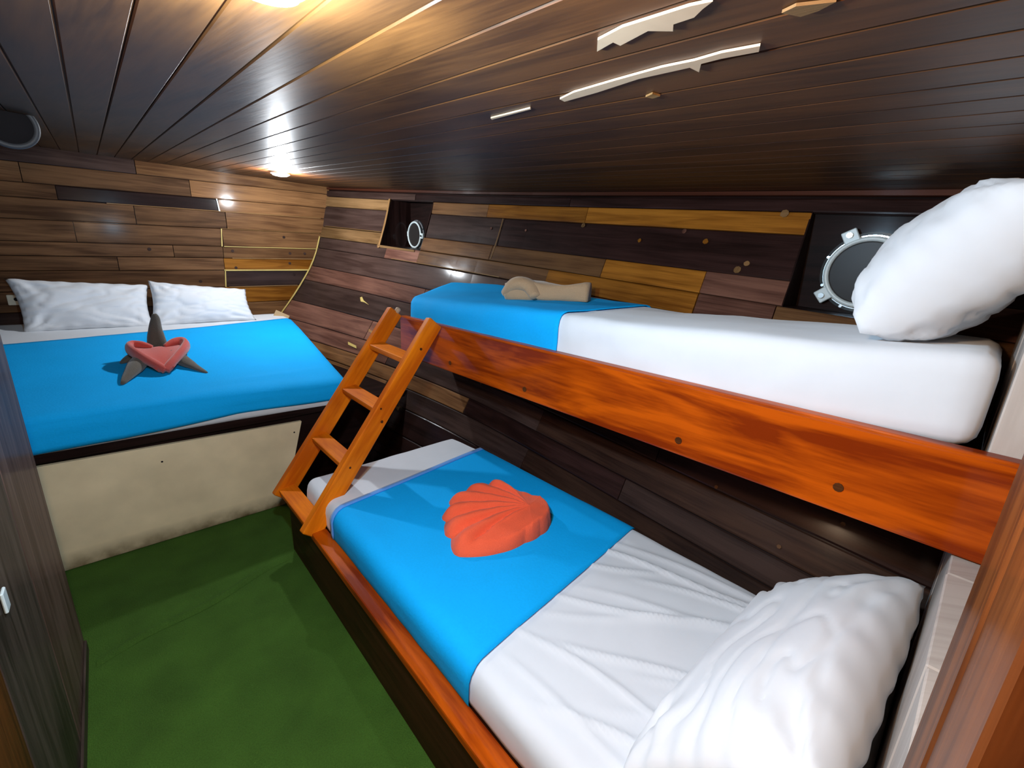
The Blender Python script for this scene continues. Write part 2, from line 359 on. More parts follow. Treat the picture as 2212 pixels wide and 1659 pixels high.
for (y, z, s, mt) in ((1.0, 1.60, .013, 'O'), (.82, 1.43+.06, .016, 'T'), (.79, 1.52, .012, 'T'), (1.35, 1.58, .011, 'O'), (1.75, 1.64, .014, 'T'), (2.52, 1.58, .010, 'R'), (1.12, 1.64, .012, 'R'), (.70, 1.735, .016, 'T'), (2.2, 1.585, .008, 'R')):
    patch('wood_plug', y, z, [(s*math.cos(q*math.pi/4+.2)*(.8+.4*random.random()), s*math.sin(q*math.pi/4+.2)) for q in range(8)], M[mt])
for (y, z) in ((1.75, .80), (1.2, .85), (.95, .72), (.62, .64), (.35, .55), (2.15, .62), (.2, .70)):
    s = .008; patch('nail_plug', y, z, [(s*math.cos(q*math.pi/3), s*math.sin(q*math.pi/3)) for q in range(6)], M['B'])
tr = []
for i in range(13): y = -.12+i*(4.66/12); tr.append((HP(y, 1.815, .012), (0, 0, 1), nrm(y, 1.8)))
t1 = strip('trim_1', tr, .020, .014, M['base'], None); tag(t1, 'thin brown moulding where the hull side meets the ceiling', kind='structure')

# headboard wall
wb = empty('wall_back', (.5, YH, 0), 'planked bulkhead behind the double bed', kind='structure')
box('wall_backing', (-2.2, YH+.012, 0), (2.3, YH+.05, 2.25), M['black'], wb, 0)
hr = [1.86, 1.735, 1.61, 1.515, 1.378, 1.235, 1.14, 1.04, .90, .76, .62, .48, .3]
hw = {0: [(-1.9, .3, 'K'), (.3, 2, 'B')], 1: [(-1.9, -.3, 'Bm'), (-.3, .62, 'Bm'), (.62, 2, 'B')], 2: [(-1.9, -.15, 'Bm'), (-.15, .80, 'D'), (.80, 2, 'B')],
      3: [(-1.9, .25, 'Bm'), (.25, .84, 'Bm'), (.84, 2, 'B')], 4: [(-1.9, -.1, 'Bm'), (-.1, .80, 'Bm'), (.80, 2, 'B')], 5: [(-1.9, .45, 'Bm'), (.45, .79, 'Bm'), (.79, 2, 'B')],
      6: [(-1.9, .1, 'Bm'), (.1, .785, 'Bm'), (.785, 2, 'O')], 7: [(-1.9, .78, 'Bm'), (.78, 2, 'K')], 8: [(-1.9, .5, 'Bm'), (.5, 2, 'O')],
      9: [(-1.9, .6, 'K'), (.6, 2, 'B')], 10: [(-1.9, .6, 'K'), (.6, 2, 'B')], 11: [(-1.9, 2, 'K')]}
def zb(zp, x): return zp+.07*YH+.022*(x-.3)
def ybk(z0, x0, th): return YH-th
for r, segs in hw.items():
    z0, z1 = hr[r+1]+.002, hr[r]-.002
    for a, b_, mt in segs:
        th = .006+.008*random.random(); V = []; Fs = []; g = .0022
        def xr(z): return min(b_-g, HX(YH, z)+.01)
        cs = ((z0, 0), (z0, th-.003), (z0+.005, th), (z1-.005, th), (z1, th-.003), (z1, 0))
        for k in range(2):
            for z, o in cs: x = a+g if k == 0 else xr(z); V.append((x, YH+.012-o-.012*(o > 0), zb(z, x)))
        Fs = [[j, j+1, 6+j+1, 6+j] for j in range(5)]+[[5, 4, 3, 2, 1, 0], [6, 7, 8, 9, 10, 11]]
        mesh('bulkhead_plank', V, Fs, M[mt], wb)
def cz(zp, x0, x1, wdt=.008, mt='caulk'):
    strip('caulk_line', [((lerp(x0, x1, i/6), YH-.013, zb(zp, lerp(x0, x1, i/6))), (0, 0, 1), (0, -1, 0)) for i in range(7)], wdt, .004, M[mt], wb)
cz(1.378, .80, 1.60, .006, 'T'); cz(1.235, .80, 1.56, .006); cz(1.14, .85, 1.53, .006, 'T'); cz(1.04, .78, 1.47, .013); cz(.90, .80, 1.36, .006, 'T'); cz(1.515, .1, 1.62, .006, 'T')
for x, za, zc in ((.785, 1.235, 1.378), (.775, .90, 1.04)):
    strip('caulk_line', [((x+.003*i, YH-.013, zb(lerp(za, zc, i/4), x)), (1, 0, 0), (0, -1, 0)) for i in range(5)], .009, .004, M['caulk'], wb)
strip('caulk_line', [((.80-.01*i/3, YH-.013, zb(1.515+.095*i/3, .8)), (1, 0, 0), (0, -1, 0)) for i in range(4)], .010, .006, M['plast'], wb)
strip('corner_caulk', [((HX(YH, z)-.016, YH-.014, z+.07*YH+.02), (.8, 0, -.6), (-.4, -1, 0)) for z in (1.36, 1.30, 1.22, 1.14, 1.06, .98, .90, .82, .74, .66, .58)], .013, .006, M['caulk'], wb)
for x, z in ((1.30, 1.45), (1.32, 1.19), (1.31, 1.10), (.86, 1.20), (.87, 1.06), (1.34, 1.0), (1.45, 1.19), (.6, .95), (1.28, 1.33), (.3, 1.2)):
    disc('knot_plug', (x, YH-.0105, zb(z, x)), .012, .003, (0, -1, 0), M['K'], wb, 10)

# aisle wall on the left (it ends where the bed alcove begins), end bulkhead on the right, rest of the cabin behind the camera
wl = empty('wall_left', (-.3, 1, 0), 'worn mauve brown boarding along the left of the aisle', kind='structure')
for a, b_, mt in ((-1.6, -.6, 'leftw'), (-.6, .4, 'leftw'), (.4, 1.18, 'jamb'), (1.18, 1.62, 'endd'), (1.62, 2.12, 'leftw')):
    box('wall_board', (-.33, a+.002, 0), (-.27, b_-.002, 2.02), M[mt], wl, .003)
box('baseboard_left', (-.27, -1.5, 0), (-.262, 2.11, .05), M['endd'], None, .002); tag(bpy.data.objects['baseboard_left'], 'dark skirting along the left of the aisle', kind='structure')
ws = box('wall_side', (-2.2, 2.05, 0), (-.33, 2.12, 2.05), M['leftw'], bev=0); tag(ws, 'partition closing the left side of the bed alcove', kind='structure')
wz = box('wall_far', (-2.2, 2.1, 0), (-2.14, 4.6, 2.2), M['B'], bev=0); tag(wz, 'left side of the bed alcove out of view', kind='structure')
wn_ = empty('wall_near', (1.5, -.12, 0), 'weathered whitish end bulkhead against which the pillows lean', kind='structure')
for a, b_, mt, pr in ((.30, .44, 'jamb', .005), (.44, .575, 'jamb', .007)): box('bulkhead_board', (a+.0015, -.17, 0), (b_-.0015, -.048+pr, 1.85), M[mt], wn_, .003)
for a, b_, pr in ((.575, .90, 0), (.90, 1.25, .002), (1.25, 1.62, 0), (1.62, 2.0, .001)): box('bulkhead_board', (a+.0015, -.17, 0), (b_-.0015, -.050+pr, .945), M['greyw'], wn_, .003)
for a, b_, pr in ((1.382, 1.62, 0), (1.62, 1.88, .002), (1.88, 2.12, 0), (2.12, 2.4, .001)): box('bulkhead_board', (a+.0015, -.17, .95), (b_-.0015, -.050+pr, 1.85), M['greyw'], wn_, .003)
wc = box('wall_rear', (-.33, -1.66, 0), (1.3, -1.6, 1.85), M['leftw'], bev=0); tag(wc, 'rear wall of the passage', kind='structure')
wd = box('wall_passage', (1.24, -1.6, 0), (1.3, -.17, 1.85), M['jamb'], bev=0); tag(wd, 'passage wall behind the right bulkhead', kind='structure')

# peeling flakes on the ceiling
def flake(pts, mat, label, drop=.004):
    zt = lambda x, y, o: CZ(y)-o
    k = len(pts); c = Vector((sum(p[0] for p in pts)/k, sum(p[1] for p in pts)/k))
    V = [Vector((p[0], p[1], zt(p[0], p[1], .0005))) for p in pts]+[Vector((p[0], p[1], zt(p[0], p[1], drop))) for p in pts]
    Fs = [[i, (i+1) % k, k+(i+1) % k, k+i] for i in range(k)]+[list(range(k, 2*k))[::-1], list(range(k))]
    o = mesh('peeled_patch', V, Fs, mat, ce); o['label'] = label; return o
flake([(.608, .501), (.577, .476), (.564, .425), (.564, .373), (.564, .33), (.569, .304), (.579, .321), (.592, .338), (.594, .367), (.611, .377), (.592, .403), (.61, .46), (.595, .462)], M['bare'], 'broad pale peeled patch')
flake([(.757, .712), (.738, .658), (.724, .549), (.714, .453), (.716, .399), (.71, .355), (.715, .304), (.733, .312), (.729, .363), (.732, .396), (.762, .414), (.737, .417), (.739, .512), (.761, .619), (.774, .714)], M['bare'], 'long narrow pale peeled strip')
flake([(.639, .253), (.632, .236), (.646, .200), (.657, .22), (.66, .239)], M['T'], 'small yellowish peeled patch')
flake([(.829, .554), (.819, .533), (.838, .528), (.843, .547)], M['T'], 'tiny peeled chip')
flake([(.788, .976), (.774, .818), (.780, .821), (.798, .984)], M['bare'], 'thin pale scratch')

# ------------------------------------------------------------------ lamps
def downlight(x, y, R, label, glow):
    z = CZ(y); t = empty('ceiling_light', (x, y, z), label, 'ceiling light')
    disc('housing', (x, y, z-.008), R, .014, (0, .07, -1), M['plast'], t, 32)
    disc('diffuser', (x, y, z-.018), R*.82, .008, (0, .07, -1), glow, t, 32, dome=.006); return t
downlight(.20, .70, .05, 'bright round ceiling light cut by the top edge of the photo', M['glow'])
downlight(1.043, 3.648, .062, 'small round ceiling light above the right side of the double bed', M['glow'])
downlight(-.05, .30, .05, 'warm round ceiling light over the near end of the aisle', M['glow2'])
t = empty('round_fixture', (-.185, 2.75, CZ(2.75)), 'dim round fixture with a grey rim under the ceiling at the far left', 'fixture')
fx = Vector((-.185, 2.75, 1.99-.055)); fa = (.12, -1, -.15)
ring('rim', fx+Vector((0, 0, .045)), .078, .010, fa, M['rim'], t); disc('face', fx+Vector((0, .012, .045)), .078, .02, fa, M['dark'], t, dome=.012)
beam('bracket', fx+Vector((0, .03, .05)), (-.185, 2.80, CZ(2.8)), .02, .02, (1, 0, 0), M['dark'], t, .003, 1)

# ------------------------------------------------------------------ soft slabs
def slab(name, x0, x1, ya, yb, z0, z1, r, mat, parent=None, tilt=None, n=(26, 40, 5), wr=.004, seed=0, off=0, top_only=None, creases=(), inner=None):
    """rounded slab; ya(x), yb(x) end lines; tilt(x,y)->dz; inner = the mattress it wraps (x0,x1,ya,yb,z0,z1,r)"""
    bm = bmesh.new(); bx0, bx1, bya, byb, bz0, bz1, br = inner or (x0, x1, ya, yb, z0, z1, r)
    nx, ny, nzz = n; idx = {}; V = []; Fs = []
    def vert(i, j, k):
        if (i, j, k) in idx: return idx[(i, j, k)]
        x = lerp(x0, x1, i/nx); y = lerp(ya(x), yb(x), j/ny); z = lerp(z0, z1, k/nzz)
        q = Vector((x, y, z)); lo = Vector((bx0+br, bya(x)+br, bz0+br)); hi = Vector((bx1-br, byb(x)-br, bz1-br))
        if inner is None or True:
            cl = Vector([min(max(q[a], lo[a]), hi[a]) for a in range(3)]); d = q-cl
            if inner and top_only:      # keep the drape's cut edges flat
                cl.y = q.y if not ('e' in top_only and q.y > hi.y) and not ('f' in top_only and q.y < lo.y) else cl.y; d = q-cl
            if k == 0 and z0 <= bz0+.001: pass
            if d.length > 1e-6:
                m_ = max(abs(d.x), abs(d.y), abs(d.z)); q = cl+d.normalized()*(br+off)*min(1, m_/br)
        V.append(q); idx[(i, j, k)] = len(V)-1; return idx[(i, j, k)]
    for i in range(nx):
        for j in range(ny):
            Fs.append([vert(i, j, nzz), vert(i+1, j, nzz), vert(i+1, j+1, nzz), vert(i, j+1, nzz)])
            if not top_only: Fs.append([vert(i, j+1, 0), vert(i+1, j+1, 0), vert(i+1, j, 0), vert(i, j, 0)])
    for j in range(ny):
        for k in range(nzz):
            if not top_only or 'l' in top_only: Fs.append([vert(0, j, k), vert(0, j, k+1), vert(0, j+1, k+1), vert(0, j+1, k)])
            if not top_only or 'r' in top_only: Fs.append([vert(nx, j+1, k), vert(nx, j+1, k+1), vert(nx, j, k+1), vert(nx, j, k)])
    for i in range(nx):
        for k in range(nzz):
            if not top_only or 'f' in top_only: Fs.append([vert(i+1, 0, k), vert(i+1, 0, k+1), vert(i, 0, k+1), vert(i, 0, k)])
            if not top_only or 'e' in top_only: Fs.append([vert(i, ny, k), vert(i, ny, k+1), vert(i+1, ny, k+1), vert(i+1, ny, k)])
    uv = [(v.x, v.y) for v in V]
    for v in V:
        h = wr*(nz(v, 3.2, seed)+.5*nz(v, 8, seed))
        for (p, d, wd, ht, ln) in creases:        # ridges: point, direction, width, height, half length
            a = math.atan2(d[1], d[0]); rx = (v.x-p[0])*math.cos(a)+(v.y-p[1])*math.sin(a); ry = -(v.x-p[0])*math.sin(a)+(v.y-p[1])*math.cos(a)
            ry += .02*math.sin(rx*7+p[0]*9)
            if abs(rx) < ln: h += ht*math.exp(-(ry/wd)**2)*(1-(rx/ln)**2)
        if v.z > bz0+.35*(bz1-bz0): v.z += h
        side = .5*wr*nz((v.x, v.y, v.z*2), 9, seed+3)
        if v.x < bx0+br*.5: v.x += side*2
        if tilt: v.z += tilt(v.x, v.y)
    o = mesh(name, V, Fs, mat, parent, uv, smooth=True)
    if top_only:
        s = o.modifiers.new('thickness', 'SOLIDIFY'); s.thickness = .004; s.offset = 1
    return o
K = lambda v: (lambda x: v)

# ------------------------------------------------------------------ lower bunk
lb = empty('lower_bunk', (1.05, 1.1, 0), 'low bunk box with an orange top rail and dark base along the aisle', 'bunk bed')
box('base_board', (.545, -.045, 0), (.585, 2.27, .268), M['base'], lb, .003)
box('end_board', (.585, 2.24, 0), (1.50, 2.275, .268), M['base'], lb, .003)
box('top_rail', (.536, -.04, .266), (.603, 2.28, .300), M['rail'], lb, .006, seg=2)
box('platform', (.603, -.045, .24), (1.56, 2.24, .262), M['base'], lb, .002)
lt = None
cr = [((1.2, .55), (-.75, 1), .011, .016, .40), ((1.0, .45), (-.5, 1), .009, .013, .32), ((1.42, .62), (-.35, 1), .010, .015, .5), ((1.45, .35), (-.45, 1), .009, .014, .4),
      ((.85, .55), (-.2, 1), .010, .012, .3), ((1.3, .78), (-.9, 1), .008, .010, .22), ((.78, .35), (-.5, 1), .010, .013, .3), ((1.1, .3), (-.8, 1), .008, .010, .25),
      ((1.3, .45), (-.62, 1), .012, .008, .45), ((1.1, .62), (-.9, 1), .012, .008, .3), ((1.5, .55), (-.25, 1), .012, .008, .5), ((.95, .25), (-.6, 1), .012, .008, .3), ((.72, .5), (-.12, 1), .012, .008, .3)]
ma = tag(slab('mattress', .606, 1.605, K(-.045), lambda x: 2.21+.02*(x-.6), .262, .430, .055, M['white'], None, None, (90, 180, 6), .005, 1, creases=cr),
         'mattress in a wrinkled white sheet on the lower bunk', 'mattress')
LB = (.606, 1.605, K(-.045), lambda x: 2.21+.02*(x-.6), .262, .430, .055)
ya = lambda x: lerp(.775, .875, (x-.6)/1.0); yb_ = lambda x: lerp(1.80, 1.94, (x-.6)/1.0)
bl = tag(slab('blanket', .600, 1.611, ya, yb_, .282, .436, .055, M['blue'], None, None, (40, 44, 6), .0025, 1, off=.006, top_only='lr', inner=LB),
         'bright blue blanket across the middle of the lower bunk', 'blanket')
# pale underside hem along the far edge of the blanket
slab('hem', .598, 1.613, lambda x: yb_(x)-.012, lambda x: yb_(x)+.016, .30, .436, .055, cloth('pale_blue_hem', (.12, .36, .86)), bl, None, (40, 2, 6), .0025, 1, off=.0095, top_only='lr', inner=LB)

# ------------------------------------------------------------------ upper bunk
def UT(x, y):
    s = min(max((x-1.34)/.65, 0), 1); f = interp(y, [0, .3, .7, 1.23, 2.4], [.403, .378, .362, .341, .298])
    b_ = interp(y, [.36, .95, 1.12, 1.54, 2.4, 2.9], [.385, .355, .360, .372, .388, .38]); return (lerp(f, b_, s)-.37)
ub = empty('upper_bunk', (1.6, 1.2, .95), 'raised bunk with a broad orange varnished side rail', 'bunk bed')
sr_ = box('side_rail', (1.335, -.12, .95), (1.372, 2.50, 1.187), M['rail'], ub, .006, seg=2)
box('rail_lip', (1.333, -.12, 1.181), (1.377, 2.50, 1.194), M['rail'], ub, .005, seg=2)
V, Fs = boxg((1.378, -.045, 1.12), (2.0, 2.50, 1.145), .003)
mesh('platform', V, Fs, M['base'], ub)
V = [Vector(p) for p in ((1.372, 2.47, .95), (1.80, 2.62, .95), (1.80, 2.62, 1.187), (1.372, 2.47, 1.187))]
plank_quad('end_board', V, M['base'], ub, -.03)
for y, z in ((1.36, .995), (.62, 1.0), (.18, 1.02), (1.95, 1.0)):
    disc('plug', (1.334, y, z), .012, .004, (-1, 0, 0), M['jamb'], sr_, 10)
ux1 = lambda x: 0
UB = (1.380, 1.99, K(-.03), lambda x: 2.44+.62*max(0, x-1.345), 1.147, 1.37, .045)
um = slab('mattress', 1.380, 1.99, UB[2], UB[3], 1.147, 1.37, .045, M['white'], None, lambda x, y: UT(x, y)*1, (26, 80, 8), .006, 4,
          creases=[((1.6, .8), (.0, 1), .02, .006, .8), ((1.75, .5), (.1, 1), .02, .006, .6)])
tag(um, 'thick mattress in a smooth white sheet on the upper bunk', 'mattress')
ub_l = lambda x: lerp(1.222, 1.16, (x-1.345)/.65)
ub2 = slab('blanket', 1.374, 1.996, ub_l, lambda x: UB[3](x)+.006, 1.197, 1.376, .045, M['blue'], None, lambda x, y: UT(x, y), (26, 44, 6), .006, 4, off=.006, top_only='lre', inner=UB)
tag(ub2, 'blue blanket over the foot of the upper bunk', 'blanket')

# ------------------------------------------------------------------ ladder
ld = empty('bunk_ladder', (.55, 2.1, .3), 'orange wooden ladder leaning from the lower bunk rail up to the upper bunk', 'ladder')
A0, A1 = Vector((.53, 1.915, .285)), Vector((1.285, 2.03, 1.215)); B0, B1 = Vector((.525, 2.34, .29)), Vector((1.285, 2.47, 1.225))
for a, b_ in ((A0, A1), (B0, B1)): beam('stringer', a, b_, .045, .092, (0, 1, 0), M['ladder'], ld, .009, 3)
for t in (.045, .30, .555, .80):
    a = A0.lerp(A1, t)+Vector((0, .015, 0)); b_ = B0.lerp(B1, t)-Vector((0, .015, 0))
    beam('rung', a, b_, .085, .030, (1, 0, .12), M['ladder'], ld, .005, 2)
for t_, zz in ((.16, .02), (.29, -.005), (.51, .012), (.55, -.018), (.86, .0)):
    p_ = A0.lerp(A1, t_)+Vector((zz, -.0225, -zz)); disc('knot', p_, .005+.005*random.random(), .003, (.0, -1, .12), M['jamb'], ld, 10)
disc('dowel', B1+Vector((.012, -.010, .004)), .016, .03, (.6, 0, .8), M['bare'], ld, 12, dome=.006)

# ------------------------------------------------------------------ double bed
db = empty('double_bed', (.4, 3.5, 0), 'built-in double bed box with a cream front panel and dark top edge', 'bed')
SH = .07
V, Fs = boxg((-1.9, 2.79, 0), (1.60, 4.54, .60), .003)
for v in V:
    if v.z > .3: v.z += SH*(v.y-2.79)
    if v.x > 0 and v.y > 3.5: v.x = 1.16
    if v.x > 1.2: v.x = 1.42 if v.z < .3 else 1.60
mesh('bed_box', V, Fs, M['black'], db)
o = box('front_panel', (-.75, 2.765, .003), (.645, 2.79, .558), M['cream'], db, .002)
for v in o.data.vertices:      # panel cut to the slanted frame
    if v.co.x > .6: v.co.x += (v.co.z)*.25
    if v.co.z > .5: v.co.z -= .022*(v.co.x+.36)
for x, z in ((.084, .46), (.735, .47)): disc('screw_hole', (x, 2.7645, z), .005, .002, (0, -1, 0), M['dark'], db, 8)
box('edge_board', (-1.2, 2.762, .572), (1.62, 2.79, .612), M['black'], db, .003)
box('corner_strip', (1.435, 2.755, .16), (1.525, 2.79, .500), M['B'], db, .003)
DBT = lambda x, y: .128*(y-2.77)
DB = (-1.5, 1.085, K(2.755), K(4.50), .60, .775, .05)
def fix_bed(o):
    for v in o.data.vertices:
        if v.co.x > .3:
            f = (v.co.x-.3)/.785; yy = v.co.y-2.75
            v.co.x += f*.12*max(0, yy)/1.5-f*.05*max(0, (v.co.z-DBT(0, v.co.y)-.70))/.07*0
            v.co.z -= .028*max(0, f-.2)*max(0, 1-yy/1.2)
        v.co.z -= .55*max(0, .70-(v.co.z-DBT(0, v.co.y)))*max(0, v.co.x+.4)*0
dm = slab('mattress', -1.5, 1.085, DB[2], DB[3], .60, .775, .05, M['white'], None, DBT, (60, 46, 6), .004, 6); fix_bed(dm)
tag(dm, 'wide mattress in a white sheet on the double bed', 'mattress')
yh_ = lambda x: 3.98+.19*(x+.5)-.05*math.sin((x+.5)*1.8)
dl = slab('blanket', -1.5, 1.091, K(2.749), yh_, .628, .781, .05, M['blue'], None, DBT, (64, 40, 6), .004, 6, off=.006, top_only='rf', inner=DB,
          creases=[((.72, 2.95), (1, .25), .03, .012, .35), ((.3, 2.80), (1, .05), .025, .006, .5)]); fix_bed(dl)
tag(dl, 'wide bright blue blanket spread over the double bed', 'blanket')
# hem drop varies: blanket hangs lower at the left
for v in dl.data.vertices:
    if v.co.y < 2.80 and v.co.z < .72: v.co.z += (.030*min(1, max(0, (v.co.x+.05)/.5))-.012*max(0, -v.co.x))*(.72-v.co.z)/.1; v.co.y -= .006*math.sin(v.co.x*9)

# ------------------------------------------------------------------ pillows
def pillow(name, P, T, seed, mat, label, nrm_hint, group=None, n=(44, 34), sag=.05, wr=.012, inset=.07, flap=.012):
    P00, P10, P11, P01 = [Vector(p) for p in P]; nn = (P10-P00).cross(P01-P00).normalized()
    if nn.dot(Vector(nrm_hint)) < 0: nn = -nn
    nu, nv = n; V = []; Fs = []; cen = (P00+P10+P11+P01)/4
    def pt(i, j, s):
        u = -1+2*i/nu; v = -1+2*j/nv
        uu = u*(1-inset*(1-v*v)*abs(u)); vv = v*(1-inset*(1-u*u)*abs(v))
        a, b_ = (uu+1)/2, (vv+1)/2
        p = P00.lerp(P10, a).lerp(P01.lerp(P11, a), b_)
        e = max(0, (1-abs(u)**2.6))*max(0, (1-abs(v)**2.6)); h = T/2*e**.42
        q = (u*1.9+seed, v*1.9, s*3.0+seed)
        edge = min(1, 4*(1-max(abs(u), abs(v))))
        w1 = noise.noise(Vector((u*1.6+seed*5, v*1.6, s)))*wr*1.3
        # radiating creases from the corners
        th = math.atan2(1-abs(v), 1-abs(u)); rad = math.hypot(1-abs(u), 1-abs(v))
        w2 = wr*.8*math.sin(th*11+seed+3*noise.noise(Vector((u*2, v*2, seed))))*math.exp(-((rad-.35)/.35)**2)
        w3 = -wr*1.4*(1-abs(noise.noise(Vector((u*2.2+seed, v*3.4-seed, 4+s)))*3.2))**3 if abs(noise.noise(Vector((u*2.2+seed, v*3.4-seed, 4+s)))*3.2) < 1 else 0
        hh = h+(w1+w2-w3*-.6)*edge
        puck = .006*math.sin((u if abs(v) > abs(u) else v)*22+seed)*(1-edge)
        return p+nn*(s*max(hh, .0012)+puck+sag*0)
    idx = {}
    for s in (1, -1):
        for i in range(nu+1):
            for j in range(nv+1):
                bd = i in (0, nu) or j in (0, nv)
                if s == -1 and bd: idx[(i, j, s)] = idx[(i, j, 1)]; continue
                idx[(i, j, s)] = len(V); V.append(pt(i, j, s))
    for i in range(nu):
        for j in range(nv):
            f = [idx[(i, j, 1)], idx[(i+1, j, 1)], idx[(i+1, j+1, 1)], idx[(i, j+1, 1)]]; Fs.append(f)
            Fs.append([idx[(i, j+1, -1)], idx[(i+1, j+1, -1)], idx[(i+1, j, -1)], idx[(i, j, -1)]])
    o = mesh(name, V, Fs, mat, None, smooth=True)
    return tag(o, label, 'pillow', group)
pillow('pillow', [(-.44, 4.26, .955), (.232, 4.26, .945), (.250, 4.44, 1.255), (-.485, 4.44, 1.300)], .15, 1.3, M['pillow'], 'left white pillow propped on the double bed', (0, -1, .3))
pillow('pillow', [(.205, 4.26, .945), (.925, 4.28, .965), (.905, 4.45, 1.215), (.250, 4.42, 1.285)], .15, 4.1, M['pillow'], 'right white pillow propped on the double bed', (0, -1, .3))
pillow('pillow', [(.66, .33, .45), (1.60, .30, .455), (1.56, -.030, .735), (.72, .0, .70)], .24, 7.7, M['pillow'], 'large white pillow propped at the near end of the lower bunk', (-.3, 1, 1), n=(64, 48), wr=.011)
pillow('pillow', [(1.43, .235, 1.41), (2.0, .26, 1.42), (2.02, -.02, 1.78), (1.42, -.02, 1.745)], .31, 2.4, M['pillow'], 'plump white pillow leaning at the head of the upper bunk', (-.3, 1, .5), wr=.010)

# ------------------------------------------------------------------ towels
def fan_towel():
    P = Vector((1.245, 1.20)); z0 = .440; keys = [-180, -150, -120, -90, -45, 0, 40, 60, 78, 100, 125, 150, 165, 180]
    #   angle -> radius, from the outline seen on the bed
    rad = {182: .385, 168: .37, 155: .365, 142: .375, 128: .37, 115: .385, 102: .37, 88: .355, 76: .33, 60: .22, 40: .15, 10: .115, -30: .10, -70: .10, -110: .12, -140: .17, -160: .27, -178: .385}
    ks = sorted(rad); n = 216; m = 26; V = []; Fs = []
    ridges = [184, 166, 149, 132, 115, 98, 80]
    def R(a):
        a = (a+178) % 360-178
        r = interp(a, ks, [rad[k] for k in ks]) if a <= 182 else rad[182]
        return r
    def pl(a, t=1):   # rounded pleats 0..1 that curl towards the knot
        a = (a+178) % 360-178
        if a < 66: return .5
        f = (a-66+22*(1-t)**1.5)/19.5; f -= math.floor(f); f = f/.72 if f < .72 else (1-f)/.28; return math.sin(f*math.pi/2)**.8*min(1, (a-66)/6)+.5*(1-min(1, (a-66)/6))
    for i in range(n):
        a = -178+360*i/n; ra = math.radians(a); p = pl(a); r1 = R(a)*(1+.06*(p-.5)*(a > 72))
        for j in range(m+1):
            t = j/m; r = r1*t
            infan = 1 if a > 60 or a < -165 else max(0, min(1, (a-20)/40)) if a > 0 else max(0, min(1, (-a-130)/35))
            base = .075*(1-.45*t)*infan+.075*(1-infan)
            h = base*(1-max(0, (t-.8)/.2)**2.4*.96)
            if infan: h += .042*(pl(a, t)-.6)*min(1, t*1.5)*(1-max(0, (t-.88)/.12)**2)
            h += .004*nz((r*math.cos(ra), r*math.sin(ra), 0), 18)
            V.append(Vector((P.x+r*math.cos(ra), P.y+r*math.sin(ra), z0+max(h, .003))))
        V.append(Vector((P.x+r1*math.cos(ra), P.y+r1*math.sin(ra), z0-.002)))
    k = m+2
    for i in range(n):
        i2 = (i+1) % n
        for j in range(m+1): Fs.append([i*k+j, i*k+j+1, i2*k+j+1, i2*k+j])
    o = mesh('fan_towel', V, Fs, M['coral'], None, smooth=True)
    return tag(o, 'coral towel pleated like a scallop shell on the lower blue blanket', 'towel')
fan_towel()
def loft(name, pts, radii, mat, parent=None, k=14, up=(0, 0, 1), seed=0, wob=.15, cap=True):
    pts = [Vector(p) for p in pts]; V = []; Fs = []
    # Catmull-Rom refine
    P = []; Rr = []
    for i in range(len(pts)-1):
        p0 = pts[max(i-1, 0)]; p1 = pts[i]; p2 = pts[i+1]; p3 = pts[min(i+2, len(pts)-1)]
        for s in range(5):
            t = s/5; P.append(.5*((2*p1)+(p2-p0)*t+(2*p0-5*p1+4*p2-p3)*t*t+(-p0+3*p1-3*p2+p3)*t**3))
            Rr.append((lerp(radii[i][0], radii[i+1][0], t), lerp(radii[i][1], radii[i+1][1], t)))
    P.append(pts[-1]); Rr.append(radii[-1]); n = len(P); upv = Vector(up)
    for i, p in enumerate(P):
        d = (P[min(i+1, n-1)]-P[max(i-1, 0)]).normalized(); s = d.cross(upv)
        s = s.normalized() if s.length > 1e-4 else Vector((1, 0, 0)); u_ = s.cross(d)
        for j in range(k):
            a = 2*math.pi*j/k; w_ = 1+wob*noise.noise(Vector((p.x*14+seed, p.y*14+j*.6, p.z*14)))
            V.append(p+s*math.cos(a)*Rr[i][0]*w_+u_*math.sin(a)*Rr[i][1]*w_)
    for i in range(n-1):
        for j in range(k): Fs.append([i*k+j, i*k+(j+1) % k, (i+1)*k+(j+1) % k, (i+1)*k+j])
    Fs.append([j for j in range(k)][::-1]); Fs.append([(n-1)*k+j for j in range(k)])
    return V, Fs
def join(parts):
    V = []; Fs = []
    for v, f in parts: o = len(V); V += v; Fs += [[i+o for i in q] for q in f]
    return V, Fs
def bz(x, y): return .781+.128*(y-2.77)
tb = empty('towel_figure', (.17, 3.35, .86), 'towel animal of folded red and grey towels on the double bed', 'towel figure')
g = lambda x, y, h: (x, y, bz(x, y)+h)
body = join([
  loft('', [g(.17, 3.40, .03), g(.10, 3.33, .045), g(.05, 3.20, .035), g(-.01, 3.06, .010)], [(.05, .03), (.05, .038), (.04, .028), (.008, .006)], None, seed=1),
  loft('', [g(.18, 3.38, .03), g(.25, 3.34, .045), (g(.31, 3.22, .025)), g(.375, 3.09, .008)], [(.05, .03), (.05, .042), (.032, .022), (.006, .005)], None, seed=2),
  loft('', [g(.12, 3.42, .03), g(.05, 3.42, .03), g(.0, 3.40, .012)], [(.05, .03), (.035, .025), (.008, .005)], None, seed=3),
  loft('', [g(.22, 3.42, .03), g(.28, 3.42, .045), g(.31, 3.38, .03)], [(.05, .03), (.04, .035), (.012, .012)], None, seed=4)])
mesh('folded_body', *body, M['grey'], tb, smooth=True)
